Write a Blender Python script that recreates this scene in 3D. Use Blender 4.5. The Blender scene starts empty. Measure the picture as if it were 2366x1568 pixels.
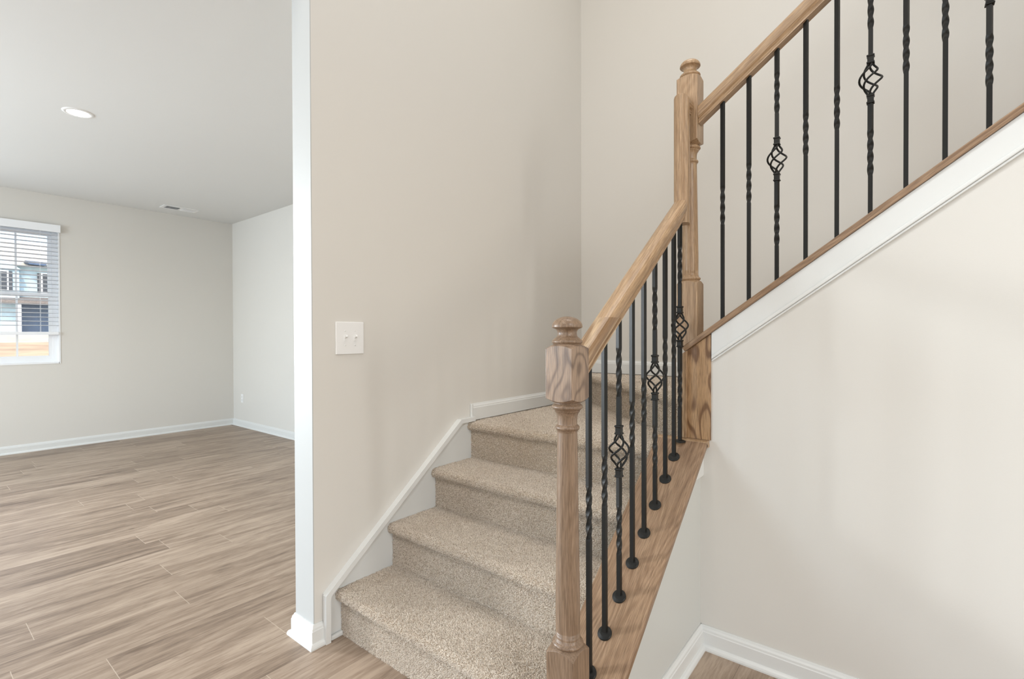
import bpy, bmesh, math, random
from mathutils import Vector, Matrix, noise
random.seed(7)
D = bpy.data
S = bpy.context.scene
COL = S.collection

# ------------------------------------------------------------------ camera
F_PX = 1145.05
cam_d = D.cameras.new('camera'); cam = D.objects.new('camera', cam_d); COL.objects.link(cam)
cam_d.sensor_fit = 'HORIZONTAL'; cam_d.sensor_width = 36.0; cam_d.lens = 36.0 * F_PX / 2366.0
cam_d.clip_start = 0.05; cam_d.clip_end = 300
TH, PH, RO = math.radians(38.4395), math.radians(-0.4746), math.radians(-0.1852)
Fv = Vector((math.cos(TH)*math.cos(PH), math.sin(TH)*math.cos(PH), math.sin(PH)))
Rv = Vector((math.sin(TH), -math.cos(TH), 0)); Uv = Rv.cross(Fv)
R2 = Rv*math.cos(RO) + Uv*math.sin(RO); U2 = -Rv*math.sin(RO) + Uv*math.cos(RO)
cam.matrix_world = Matrix(((R2.x, U2.x, -Fv.x, 0), (R2.y, U2.y, -Fv.y, 0), (R2.z, U2.z, -Fv.z, 1.213), (0, 0, 0, 1)))
S.camera = cam

# ------------------------------------------------------------------ view, world, light
S.view_settings.view_transform = 'Standard'; S.view_settings.look = 'None'
S.view_settings.gamma = 1.0; S.view_settings.use_curve_mapping = False
S.view_settings.exposure = 0.35
W = D.worlds.new('world'); S.world = W; W.use_nodes = True
wn = W.node_tree.nodes; wl = W.node_tree.links
bg = wn['Background']
sky = wn.new('ShaderNodeTexSky'); sky.sky_type = 'NISHITA'; sky.sun_disc = False
sky.sun_elevation = math.radians(42); sky.sun_rotation = math.radians(200); sky.dust_density = 2.0
wl.new(sky.outputs['Color'], bg.inputs['Color']); bg.inputs['Strength'].default_value = 0.32

def area(name, loc, aim, sx, sy, power, col=(1, 1, 1), spread=180):
    l = D.lights.new(name, 'AREA'); l.shape = 'RECTANGLE'; l.size = sx; l.size_y = sy
    l.energy = power; l.color = col; l.spread = math.radians(spread)
    o = D.objects.new(name, l); COL.objects.link(o); o.location = loc
    o.rotation_euler = (Vector(aim) - Vector(loc)).to_track_quat('-Z', 'Y').to_euler()
    return o
sun = D.lights.new('sun', 'SUN'); sun.energy = 1.7; sun.angle = math.radians(0.6); sun.color = (1, .96, .88)
so = D.objects.new('sun', sun); COL.objects.link(so)
so.rotation_euler = Vector((0.35, 1.0, -0.95)).to_track_quat('-Z', 'Y').to_euler()
# daylight coming in at the openings of the house, with added fill lamps
area('front_door_daylight', (0.35, -3.05, 1.4), (1.6, 1.0, 1.1), .22, 1.3, 15, (0.98, 0.99, 1.0))
area('entry_high_fill_light', (-0.8, -3.05, 4.0), (1.6, 1.8, 1.6), 1.5, 1.3, 54, (0.90, 0.955, 1.0))  # added high source to brighten the upper switch wall, no known window
area('entry_side_window_daylight', (-2.95, -0.8, 1.5), (1.0, 0.0, 1.3), 1.7, 1.4, 27, (0.97, 0.985, 1.0))
area('upper_hall_light', (1.9, 0.7, 5.2), (2.0, 0.9, 0.0), 1.5, 1.2, 10, (1.0, 0.96, 0.90), 95)
area('back_wall_fill_light', (-1.2, 1.0, 4.4), (3.07, 0.6, 1.7), 1.0, 1.0, 14, (1.0, 0.97, 0.93), 120)  # added unseen lamp, aimed to lift the stairwell back wall
area('patio_door_daylight', (-1.8, 7.13, 1.95), (1.1, 1.2, 0.2), .8, 1.0, 38, (0.93, 0.97, 1.0), 75)
area('patio_door_wide_daylight', (-1.8, 7.12, 1.15), (0.3, 2.2, 0.6), 1.15, 1.9, 88, (0.77, 0.90, 1.0))
area('living_room_side_window_daylight', (-2.95, 4.4, 1.6), (2.0, 5.0, 1.2), 2.2, 1.5, 92, (0.74, 0.88, 1.0))

# ------------------------------------------------------------------ materials
def new_mat(name):
    m = D.materials.new(name); m.use_nodes = True
    nt = m.node_tree; b = nt.nodes['Principled BSDF']
    return m, nt, b
def node(nt, typ, **kw):
    n = nt.nodes.new(typ)
    for k, v in kw.items():
        if k.startswith('i_'):
            key = k[2:]
            key = int(key) if key.isdigit() else key.replace('_', ' ')
            n.inputs[key].default_value = v
        else: setattr(n, k, v)
    return n
def mth(nt, op, a, b=None, c=None):
    n = nt.nodes.new('ShaderNodeMath'); n.operation = op
    for i, x in enumerate((a, b, c)):
        if x is None: continue
        if isinstance(x, (int, float)): n.inputs[i].default_value = x
        else: nt.links.new(x, n.inputs[i])
    return n.outputs[0]
def ramp(nt, fac, stops, interp='LINEAR'):
    n = nt.nodes.new('ShaderNodeValToRGB'); n.color_ramp.interpolation = interp
    e = n.color_ramp.elements
    while len(e) < len(stops): e.new(0.5)
    for el, (p, c) in zip(e, stops):
        el.position = p; el.color = (*c, 1) if len(c) == 3 else c
    nt.links.new(fac, n.inputs[0]); return n.outputs[0]
def srgb(r, g, b):
    f = lambda c: (c/255/12.92) if c/255 <= .04045 else ((c/255+.055)/1.055)**2.4
    return (f(r), f(g), f(b))
def mixc(nt, fac, a, b, mode='MIX'):
    n = nt.nodes.new('ShaderNodeMix'); n.data_type = 'RGBA'; n.blend_type = mode
    for s, x in ((n.inputs[0], fac), (n.inputs[6], a), (n.inputs[7], b)):
        if isinstance(x, (int, float)): s.default_value = x
        elif isinstance(x, tuple): s.default_value = (*x, 1)
        else: nt.links.new(x, s)
    return n.outputs[2]
def bump(nt, b, h, strength, dist):
    n = nt.nodes.new('ShaderNodeBump'); n.inputs['Strength'].default_value = strength
    n.inputs['Distance'].default_value = dist; nt.links.new(h, n.inputs['Height'])
    nt.links.new(n.outputs[0], b.inputs['Normal'])

def paint(name, col, rough=.55, bumpd=.0004, scale=260):
    m, nt, b = new_mat(name)
    b.inputs['Base Color'].default_value = (*col, 1); b.inputs['Roughness'].default_value = rough
    tc = node(nt, 'ShaderNodeTexCoord'); n = node(nt, 'ShaderNodeTexNoise', i_Scale=scale, i_Detail=3.0)
    nt.links.new(tc.outputs['Object'], n.inputs['Vector'])
    bump(nt, b, n.outputs['Fac'], .35, bumpd)
    return m
M = {}
M['wall'] = paint('wall_paint_greige', srgb(216, 212, 205), .6)
M['ceil'] = paint('ceiling_paint', srgb(220, 219, 216), .8, .0006, 180)
M['trim'] = paint('white_trim_paint', srgb(221, 221, 218), .35, .0001, 120)
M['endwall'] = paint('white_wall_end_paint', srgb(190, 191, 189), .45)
M['knee'] = paint('pale_knee_wall_paint', srgb(204, 204, 199), .5)
M['plastic'] = paint('white_plastic', srgb(236, 235, 233), .3, .00003)
M['vinyl'] = paint('white_window_vinyl', srgb(240, 241, 243), .35, .00003)

m, nt, b = new_mat('white_blind_slat')
b.inputs['Base Color'].default_value = (.92, .93, .95, 1); b.inputs['Roughness'].default_value = .4
b.inputs['Transmission Weight'].default_value = 0.0
trl = node(nt, 'ShaderNodeBsdfTranslucent'); trl.inputs['Color'].default_value = (.9, .92, .95, 1)
mxs = node(nt, 'ShaderNodeMixShader'); mxs.inputs[0].default_value = .45
nt.links.new(b.outputs[0], mxs.inputs[1]); nt.links.new(trl.outputs[0], mxs.inputs[2])
nt.links.new(mxs.outputs[0], nt.nodes['Material Output'].inputs[0]); M['slat'] = m

def wood(name, light, dark, axis='X', seed=0.0, rough=.38, cath=.35, freq=95.0, elong=1.6, rp=1.0, st=1.0):
    """oak: grain runs along the given local axis; cath = weight of the flame figure"""
    m, nt, b = new_mat(name)
    tc = node(nt, 'ShaderNodeTexCoord'); sp = node(nt, 'ShaderNodeSeparateXYZ')
    nt.links.new(tc.outputs['Object'], sp.inputs[0])
    o = {'X': ('X', 'Y', 'Z'), 'Y': ('Y', 'X', 'Z'), 'Z': ('Z', 'X', 'Y')}[axis]
    cb = node(nt, 'ShaderNodeCombineXYZ')
    nt.links.new(mth(nt, 'ADD', sp.outputs[o[0]], seed), cb.inputs[0])
    nt.links.new(sp.outputs[o[1]], cb.inputs[1]); nt.links.new(sp.outputs[o[2]], cb.inputs[2])
    def vn(scale, detail=2, rough_=.5):
        mp = node(nt, 'ShaderNodeMapping'); mp.inputs['Scale'].default_value = scale
        nt.links.new(cb.outputs[0], mp.inputs[0])
        n = node(nt, 'ShaderNodeTexNoise', i_Scale=1.0, i_Detail=float(detail), i_Roughness=rough_)
        nt.links.new(mp.outputs[0], n.inputs['Vector']); return n.outputs['Fac']
    big = vn((elong, 11, 11), 1)
    rings = mth(nt, 'MULTIPLY_ADD', mth(nt, 'SINE', mth(nt, 'MULTIPLY', big, freq)), .5, .5)
    rings = mth(nt, 'POWER', rings, rp)
    streak = vn((3.2, 250, 250), 3, .6)
    streak2 = vn((1.5, 85, 85), 2, .6)
    pores = ramp(nt, vn((20, 620, 620), 2, .6), [(.41, (0, 0, 0)), (.51, (1, 1, 1))])
    tone = vn((.9, 8, 8), 1)
    f = mth(nt, 'ADD', mth(nt, 'MULTIPLY', rings, cath), mth(nt, 'MULTIPLY_ADD', streak, .55*st, .275*(1-st)))
    f = mth(nt, 'ADD', f, mth(nt, 'MULTIPLY', streak2, .35)); f = mth(nt, 'ADD', f, mth(nt, 'MULTIPLY', tone, .25))
    f = mth(nt, 'SUBTRACT', f, cath*.5)
    c = ramp(nt, f, [(.36, light), (.78, dark)])
    c2 = mixc(nt, mth(nt, 'MULTIPLY', mth(nt, 'SUBTRACT', 1.0, pores), .45), c, tuple(x*.5 for x in dark))
    nt.links.new(c2, b.inputs['Base Color']); b.inputs['Roughness'].default_value = rough
    b.inputs['Coat Weight'].default_value = .12; b.inputs['Coat Roughness'].default_value = .25
    h = mth(nt, 'ADD', mth(nt, 'MULTIPLY', pores, .6), mth(nt, 'MULTIPLY', streak, .4))
    bump(nt, b, h, .35, .0006)
    return m
LO, DO = srgb(197, 166, 131), srgb(146, 113, 80)
M['oakX'] = wood('oak_along_x', LO, DO, 'X', 0.0, cath=.10)
M['oakX2'] = wood('oak_splice', srgb(200, 172, 138), srgb(142, 110, 78), 'X', 3.3, cath=.42, freq=60.0)
M['oakCap'] = wood('oak_cap', srgb(168, 138, 109), srgb(122, 93, 68), 'X', 5.1, cath=.16)
M['oakZ'] = wood('oak_along_z', LO, DO, 'Z', 1.7, cath=.12)
M['oakNewel'] = wood('oak_brown_newel', srgb(160, 134, 110), srgb(116, 92, 71), 'Z', 2.9, cath=.10)
M['oakNewelBlock'] = wood('oak_brown_swirl_grain', srgb(164, 138, 115), srgb(112, 90, 73), 'Z', 6.4, cath=.34, freq=52.0, elong=6.0, rp=2.5, st=.7)
M['oakPanel'] = wood('oak_panel_cathedral', srgb(178, 142, 103), srgb(120, 86, 55), 'Z', 8.8, cath=.55, freq=44.0, elong=3.4, rp=4.0, st=.6)

m, nt, b = new_mat('black_wrought_iron')
b.inputs['Base Color'].default_value = (.0135, .0130, .0115, 1); b.inputs['Roughness'].default_value = .42
b.inputs['Specular IOR Level'].default_value = .28
tc = node(nt, 'ShaderNodeTexCoord'); n = node(nt, 'ShaderNodeTexNoise', i_Scale=420.0, i_Detail=2.0)
nt.links.new(tc.outputs['Object'], n.inputs['Vector']); bump(nt, b, n.outputs['Fac'], .3, .0003)
M['iron'] = m

# carpet: backing with matted yarn, and the tufts of the pile
m, nt, b = new_mat('beige_carpet_backing')
tc = node(nt, 'ShaderNodeTexCoord')
n1 = node(nt, 'ShaderNodeTexNoise', i_Scale=230.0, i_Detail=3.0, i_Roughness=.65)
nt.links.new(tc.outputs['Object'], n1.inputs['Vector'])
c = ramp(nt, n1.outputs['Fac'], [(.30, srgb(160, 143, 123)), (.68, srgb(210, 193, 172))])  # darker than the tufts: shade between them put into the colour
nt.links.new(c, b.inputs['Base Color']); b.inputs['Roughness'].default_value = 1.0
b.inputs['Specular IOR Level'].default_value = .1
bump(nt, b, n1.outputs['Fac'], .8, .004)
M['carpet'] = m
m, nt, b = new_mat('beige_carpet_tufts')
gi = node(nt, 'ShaderNodeNewGeometry')
c = ramp(nt, gi.outputs['Random Per Island'], [(.0, srgb(182, 165, 146)), (.45, srgb(230, 215, 197)), (1.0, srgb(252, 243, 231))])
nt.links.new(c, b.inputs['Base Color']); b.inputs['Roughness'].default_value = .95
b.inputs['Specular IOR Level'].default_value = .12
M['fibre'] = m

# vinyl plank floor, planks run along world X
PW, PL, PY0 = .188, 1.22, .098
m, nt, b = new_mat('grey_brown_plank_floor')
tc = node(nt, 'ShaderNodeTexCoord'); sp = node(nt, 'ShaderNodeSeparateXYZ'); nt.links.new(tc.outputs['Object'], sp.inputs[0])
X, Y = sp.outputs['X'], sp.outputs['Y']
ry = mth(nt, 'DIVIDE', mth(nt, 'SUBTRACT', Y, PY0), PW); row = mth(nt, 'FLOOR', ry); fy = mth(nt, 'FRACT', ry)
wn1 = node(nt, 'ShaderNodeTexWhiteNoise', noise_dimensions='1D'); nt.links.new(mth(nt, 'ADD', row, 17.3), wn1.inputs['W'])
rx = mth(nt, 'ADD', mth(nt, 'DIVIDE', X, PL), mth(nt, 'MULTIPLY', wn1.outputs['Value'], 5.0))
colm = mth(nt, 'FLOOR', rx); fx = mth(nt, 'FRACT', rx)
cb = node(nt, 'ShaderNodeCombineXYZ'); nt.links.new(row, cb.inputs[0]); nt.links.new(colm, cb.inputs[1])
wn2 = node(nt, 'ShaderNodeTexWhiteNoise', noise_dimensions='3D'); nt.links.new(cb.outputs[0], wn2.inputs['Vector'])
rnd = wn2.outputs['Value']
def pn(sx, sy, detail, rough_=.5, dist=0.0, off=37.0):
    c_ = node(nt, 'ShaderNodeCombineXYZ')
    nt.links.new(mth(nt, 'MULTIPLY', mth(nt, 'ADD', X, mth(nt, 'MULTIPLY', rnd, off)), sx), c_.inputs[0])
    nt.links.new(mth(nt, 'MULTIPLY', mth(nt, 'ADD', Y, mth(nt, 'MULTIPLY', rnd, off*.7)), sy), c_.inputs[1])
    n_ = node(nt, 'ShaderNodeTexNoise', i_Scale=1.0, i_Detail=float(detail), i_Roughness=rough_, i_Distortion=dist)
    nt.links.new(c_.outputs[0], n_.inputs['Vector']); return n_.outputs['Fac']
broad = pn(1.7, 15, 4, .6, 1.0)
fine = pn(11, 120, 5, .7)
dark = ramp(nt, pn(2.4, 24, 3, .6, 1.8, 91.0), [(.58, (0, 0, 0)), (.72, (1, 1, 1))])
knot = ramp(nt, pn(4.2, 13.0, 2, .5, 2.0, 53.0), [(.70, (0, 0, 0)), (.80, (1, 1, 1))])
f = mth(nt, 'ADD', mth(nt, 'MULTIPLY', broad, .95), mth(nt, 'MULTIPLY', fine, .55))
f = mth(nt, 'ADD', f, mth(nt, 'MULTIPLY', mth(nt, 'SUBTRACT', rnd, .5), .17))
c = ramp(nt, f, [(.52, srgb(110, 92, 77)), (.72, srgb(148, 128, 110)), (.95, srgb(178, 158, 139))])
c = mixc(nt, mth(nt, 'MULTIPLY', dark, .42), c, srgb(100, 80, 65))
c = mixc(nt, mth(nt, 'MULTIPLY', knot, .6), c, srgb(84, 66, 53))
ey = mth(nt, 'MULTIPLY', mth(nt, 'MINIMUM', fy, mth(nt, 'SUBTRACT', 1.0, fy)), PW)
ex = mth(nt, 'MULTIPLY', mth(nt, 'MINIMUM', fx, mth(nt, 'SUBTRACT', 1.0, fx)), PL)
gy = mth(nt, 'LESS_THAN', ey, .0008); gx = mth(nt, 'LESS_THAN', ex, .0012)
c = mixc(nt, mth(nt, 'MULTIPLY', gy, .6), c, srgb(84, 68, 56))
c = mixc(nt, mth(nt, 'MULTIPLY', gx, .6), c, srgb(206, 190, 172))  # plank ends painted pale as the light caught on their bevels
nt.links.new(c, b.inputs['Base Color'])
b.inputs['Roughness'].default_value = .42; b.inputs['Specular IOR Level'].default_value = .45
h = mth(nt, 'SUBTRACT', mth(nt, 'MULTIPLY', fine, .5), mth(nt, 'MAXIMUM', gx, gy))
bump(nt, b, h, .3, .0006)
M['floor'] = m

def simple(name, col, rough=.5, metal=0.0, sc=40, var=.12):
    m, nt, b = new_mat(name)
    tc = node(nt, 'ShaderNodeTexCoord'); n = node(nt, 'ShaderNodeTexNoise', i_Scale=float(sc), i_Detail=4.0)
    nt.links.new(tc.outputs['Object'], n.inputs['Vector'])
    c = ramp(nt, n.outputs['Fac'], [(.3, tuple(x*(1-var) for x in col)), (.7, tuple(min(1, x*(1+var)) for x in col))])
    nt.links.new(c, b.inputs['Base Color']); b.inputs['Roughness'].default_value = rough
    b.inputs['Metallic'].default_value = metal
    return m
M['metal'] = simple('brushed_screw_metal', (.6, .6, .58), .35, 1.0)
M['slot'] = simple('dark_slot', (.03, .03, .03), .8)
M['siding'] = simple('pale_blue_siding', srgb(182, 206, 216), .7, sc=3)
M['roof'] = simple('sunlit_cream_shingles', srgb(205, 198, 178), .9, sc=14, var=.2)
M['shingle'] = simple('grey_brown_shingles', srgb(120, 112, 106), .9, sc=14, var=.2)
M['darkblue'] = simple('dark_blue_panel', srgb(70, 92, 120), .5, sc=6)
M['dirt'] = simple('orange_dirt', srgb(208, 174, 136), .95, sc=1.6, var=.25)
M['drygrass'] = simple('pale_dry_grass', srgb(206, 202, 172), .95, sc=5, var=.25)
M['road'] = simple('pale_concrete', srgb(215, 210, 200), .9, sc=5)
M['darkglass'] = simple('dark_house_glass', srgb(40, 50, 64), .2, sc=5)
m, nt, b = new_mat('clear_window_glass')
out = nt.nodes['Material Output']; nt.nodes.remove(b)
tr = node(nt, 'ShaderNodeBsdfTransparent'); gl = node(nt, 'ShaderNodeBsdfGlossy'); gl.inputs['Roughness'].default_value = .02
fr = node(nt, 'ShaderNodeFresnel'); mx = node(nt, 'ShaderNodeMixShader')
nt.links.new(fr.outputs[0], mx.inputs[0]); nt.links.new(tr.outputs[0], mx.inputs[1]); nt.links.new(gl.outputs[0], mx.inputs[2])
nt.links.new(mx.outputs[0], out.inputs[0]); M['glass'] = m
m, nt, b = new_mat('glowing_lamp_lens')
b.inputs['Base Color'].default_value = (1, 1, 1, 1)
b.inputs['Emission Color'].default_value = (1, .97, .9, 1); b.inputs['Emission Strength'].default_value = 9.0
M['lamp'] = m

# ------------------------------------------------------------------ mesh helpers
def obj(name, bm, mat, parent=None, smooth=False, bevel=0.0, loc=None):
    me = D.meshes.new(name); bmesh.ops.recalc_face_normals(bm, faces=bm.faces); bm.to_mesh(me); bm.free()
    o = D.objects.new(name, me); COL.objects.link(o)
    if mat: me.materials.append(mat)
    if smooth:
        for p_ in me.polygons: p_.use_smooth = True
    if bevel:
        md = o.modifiers.new('bevel', 'BEVEL'); md.width = bevel; md.segments = 2; md.limit_method = 'ANGLE'
    if parent: o.parent = parent
    if loc: o.location = loc
    return o
def empty(name, loc=(0, 0, 0)):
    o = D.objects.new(name, None); COL.objects.link(o); o.location = loc; o.empty_display_size = .1; return o
def tag(o, label=None, cat=None, group=None, kind=None):
    if label: o['label'] = label
    if cat: o['category'] = cat
    if group: o['group'] = group
    if kind: o['kind'] = kind
    return o
def struct(name, bm, mat, label=None, **kw):
    o = obj(name, bm, mat, **kw); o['kind'] = 'structure'
    if label: o['label'] = label
    return o
def box(bm, x0, x1, y0, y1, z0, z1, mt=None):
    vs = [bm.verts.new(Vector((x, y, z))) for x in (x0, x1) for y in (y0, y1) for z in (z0, z1)]
    if mt:
        for v in vs: v.co = mt @ v.co
    for f in ((0, 1, 3, 2), (4, 6, 7, 5), (0, 4, 5, 1), (2, 3, 7, 6), (0, 2, 6, 4), (1, 5, 7, 3)):
        bm.faces.new([vs[i] for i in f])
    return bm
def boxes(*bs):
    bm = bmesh.new()
    for b_ in bs: box(bm, *b_)
    return bm
def prism(bm, pts, axis, a, c):
    """closed outline pts (2D) extruded along axis from a to c; 2D plane = remaining axes in order"""
    def P(p, t):
        if axis == 'x': return (t, p[0], p[1])
        if axis == 'y': return (p[0], t, p[1])
        return (p[0], p[1], t)
    A = [bm.verts.new(P(p, a)) for p in pts]; B = [bm.verts.new(P(p, c)) for p in pts]
    n_ = len(pts)
    bm.faces.new(A); bm.faces.new(B[::-1])
    for i in range(n_): bm.faces.new((A[i], A[(i+1) % n_], B[(i+1) % n_], B[i]))
    return bm
def sweep(bm, pts, prof, ups=None, up=Vector((0, 0, 1)), side=None, closed_prof=True, caps=True):
    """sweep 2D profile (s, u) along 3D polyline with mitred joints. s axis = side, u axis = up-ish normal"""
    rings = []
    n_ = len(pts); pts = [Vector(p) for p in pts]
    for i, p in enumerate(pts):
        d0 = (pts[i]-pts[i-1]).normalized() if i > 0 else None
        d1 = (pts[i+1]-pts[i]).normalized() if i < n_-1 else None
        if d0 is None: d0 = d1
        if d1 is None: d1 = d0
        mplane = (d0+d1).normalized()
        ring = []
        for s_, u_ in prof:
            sd = side if side is not None else d0.cross(up).normalized()
            un_ = sd.cross(d0).normalized()
            q = p + sd*s_ + un_*u_
            t = ((p-q).dot(mplane)) / d0.dot(mplane)
            ring.append(bm.verts.new(q + d0*t))
        rings.append(ring)
    k = len(prof)
    for a_, b_ in zip(rings, rings[1:]):
        for j in range(k if closed_prof else k-1):
            bm.faces.new((a_[j], a_[(j+1) % k], b_[(j+1) % k], b_[j]))
    if caps: bm.faces.new(rings[0][::-1]); bm.faces.new(rings[-1])
    return bm
def lathe(bm, prof, cx=0, cy=0, seg=40, cap=True):
    rings = []
    for r, z in prof:
        rings.append([bm.verts.new((cx+r*math.cos(2*math.pi*i/seg), cy+r*math.sin(2*math.pi*i/seg), z)) for i in range(seg)])
    for a_, b_ in zip(rings, rings[1:]):
        for j in range(seg): bm.faces.new((a_[j], a_[(j+1) % seg], b_[(j+1) % seg], b_[j]))
    if cap: bm.faces.new(rings[0][::-1]); bm.faces.new(rings[-1])
    return bm
def catmull(pts, n_=6):
    out = []
    for i in range(len(pts)-1):
        p0, p1, p2, p3 = pts[max(i-1, 0)], pts[i], pts[i+1], pts[min(i+2, len(pts)-1)]
        for k in range(n_):
            t = k/n_
            out.append(tuple(.5*((2*b_)+(-a_+c_)*t+(2*a_-5*b_+4*c_-d_)*t*t+(-a_+3*b_-3*c_+d_)*t**3) for a_, b_, c_, d_ in zip(p0, p1, p2, p3)))
    out.append(pts[-1]); return out

# ------------------------------------------------------------------ dimensions
CZ = 2.754          # ceiling
YS, XE = 1.808, 1.025   # wall with the switch, its free end
TW = 0.135
XB = 3.075          # back wall of the stairwell
XU = 1.967          # wall under the upper flight
YK = 0.624          # knee wall outer face
XC, YC = 2.959, 7.255
RZ, RUN, X0 = 0.190, 0.2592, 1.137
HB = .087
YMIN, XMIN = -3.2, -3.1
ML, MU = .74, .725  # slopes of lower and upper flight
def capz(x): return .402 + ML*(x-1.393)
def ucapz(y): return 1.249 + MU*(.575-y)

# ------------------------------------------------------------------ room shell
struct('floor', boxes((XMIN, XB+.2, YMIN, YC+.2, -.1, 0)), M['floor'])
# ceiling with the stairwell opening
struct('ceiling', boxes((XMIN, XE+.0, YS+.0, YS+TW-.01, CZ, CZ+.3), (XMIN, XB+.3, YS+TW-.01, YC+.2, CZ, CZ+.3)), M['ceil'])
struct('wall_upper_left', boxes((XMIN, XE+.004, YS, YS+.12, CZ+.0, 5.3)), M['wall'])
struct('ceiling_stairwell', boxes((XMIN-.16, XB+.3, YMIN-.16, YS+TW, 5.3, 5.4)), M['ceil'])
struct('wall_switch', boxes((XE+.004, XB+.1, YS, YS+TW-.0105, 0, 5.3), (XE+.004, XB+.1, YS+TW-.0105, YS+TW, 0, CZ)), M['wall'])
# free end of that wall
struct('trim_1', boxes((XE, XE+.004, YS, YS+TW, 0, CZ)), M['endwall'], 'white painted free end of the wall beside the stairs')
struct('wall_stairwell', boxes((XB, XB+.12, YMIN, YS, 0, 5.3)), M['wall'])
struct('wall_right', boxes((XC, XC+.12, YS+TW, YC, 0, CZ)), M['wall'])
# window openings: (x0,x1,z0,z1) in wall y=YC
WIN = (.28, 1.168, .935, 2.40)
WIN2 = (-2.45, -1.15, .02, 2.5)
def wall_with_holes(x0, x1, z0, z1, holes, y0, y1):
    bs = []; cur = x0
    for (a, c, e, g) in sorted(holes):
        bs += [(cur, a, y0, y1, z0, z1), (a, c, y0, y1, z0, e), (a, c, y0, y1, g, z1)]; cur = c
    bs.append((cur, x1, y0, y1, z0, z1)); return boxes(*bs)
struct('wall_back', wall_with_holes(XMIN, XC+.12, 0, CZ, [WIN, WIN2], YC, YC+.16), M['wall'])
# left wall (x = XMIN) with two windows, front wall (y = YMIN) with the entrance opening
bm = boxes((XMIN-.16, XMIN, YMIN, -1.7, 0, 5.3), (XMIN-.16, XMIN, -1.7, .1, 0, .75), (XMIN-.16, XMIN, -1.7, .1, 2.25, 5.3), (XMIN-.16, XMIN, .1, 1.9, CZ, 5.3),
           (XMIN-.16, XMIN, .1, 3.3, 0, CZ), (XMIN-.16, XMIN, 3.3, 5.5, 0, .85), (XMIN-.16, XMIN, 3.3, 5.5, 2.35, CZ),
           (XMIN-.16, XMIN, 5.5, YC+.16, 0, CZ))
struct('wall_left', bm, M['wall'])
struct('wall_front', boxes((XMIN, -1.6, YMIN-.16, YMIN, 0, 5.3), (-1.6, -.7, YMIN-.16, YMIN, 0, 3.3), (-.7, 0, YMIN-.16, YMIN, 2.45, 3.3), (-1.6, 0, YMIN-.16, YMIN, 4.7, 5.3),
                           (0, 1.0, YMIN-.16, YMIN, 2.45, 5.3), (1.0, XB+.12, YMIN-.16, YMIN, 0, 5.3)), M['wall'])
struct('entry_sun_shade', boxes((-2.0, 2.0, YMIN-3.2, YMIN-.17, 2.6, 2.75), (XMIN-.5, XB+.6, YMIN-2.2, YMIN-.17, 5.0, 5.15)), M['trim'], 'added unseen slabs outside the entrance that keep the sun out')  # slabs added out of view to block sun at the front openings

# knee wall beside the lower flight
bm = bmesh.new()
xk0 = 1.1415
prism(bm, [(xk0, 0), (XU, 0), (XU, capz(XU)-.026), (xk0, capz(xk0)-.026)], 'y', YK, YK+.135)
struct('wall_knee', bm, M['knee'])
# wall under upper flight
bm = bmesh.new()
yend = -1.9
prism(bm, [(YK+.068, 0), (YMIN, 0), (YMIN, ucapz(yend)-.03), (yend, ucapz(yend)-.03), (YK+.068, ucapz(YK+.068)-.03)], 'x', XU, XU+.115)
struct('wall_understair', bm, M['wall'])
# small white return beneath the top of the sloping cap
bm = bmesh.new()
prism(bm, [(1.845, .668), (XU, .668), (XU, capz(XU)-.03), (1.93, capz(1.93)-.03), (1.845, capz(1.845)-.03)], 'y', YK-.012, YK)
struct('trim_2', bm, M['trim'], 'small white trim piece under the upper end of the oak cap')

# baseboards with shoe mould: profile (out from wall, z)
BBP = [(0, 0), (.026, 0), (.026, .006), (.0235, .013), (.019, .018), (.0135, .020), (.0135, .064), (.0115, .067), (.0105, .074), (.0065, .080), (.004, .087), (0, .087)]
def baseboard(name, pts, z=0.0, prof=BBP, flip=1, label=None):
    bm = bmesh.new()
    pts = [Vector((x, y, z)) for x, y in pts]
    n_ = len(pts); rings = []
    for i, p in enumerate(pts):
        d0 = (pts[i]-pts[i-1]).normalized() if i else (pts[1]-pts[0]).normalized()
        d1 = (pts[i+1]-pts[i]).normalized() if i < n_-1 else d0
        mp = (d0+d1).normalized(); s0 = Vector((-d0.y, d0.x, 0))*flip
        ring = []
        for o_, h_ in prof:
            q = p + s0*o_; t = (p-q).dot(mp)/d0.dot(mp); q = q+d0*t; ring.append(bm.verts.new((q.x, q.y, z+h_)))
        rings.append(ring)
    k = len(prof)
    for a_, b_ in zip(rings, rings[1:]):
        for j in range(k): bm.faces.new((a_[j], a_[(j+1) % k], b_[(j+1) % k], b_[j]))
    bm.faces.new(rings[0]); bm.faces.new(rings[-1][::-1])
    return struct(name, bm, M['trim'], label)
e_ = .0005
baseboard('baseboard_back', [(XC-e_, YC-e_), (XMIN, YC-e_)])
baseboard('baseboard_right', [(XC-e_, YS+TW+.03), (XC-e_, YC-.012)])
baseboard('baseboard_switch', [(1.062, YS), (XE, YS), (XE, YS+TW), (XC-.03, YS+TW)])
baseboard('baseboard_understair', [(XU-e_, YMIN), (XU-e_, YK-e_)])
baseboard('baseboard_knee', [(XU-e_, YK-e_), (1.146, YK-e_)], flip=1)
SP = [(o_, h_) for o_, h_ in BBP if not (0 < h_ < .021 and o_ > .0136)]; SP = [(0, 0), (.0135, 0), (.0135, .064), (.0115, .067), (.0105, .074), (.0065, .080), (.004, .087), (0, .087)]
baseboard('baseboard_landing', [(XB-e_, .30), (XB-e_, YS-.012)], z=5*RZ+.004, prof=SP)
Z4 = 4*RZ+.004
baseboard('baseboard_winder', [(XB-.012, YS-e_), (1.929, YS-e_)], z=Z4, prof=SP)

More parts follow.
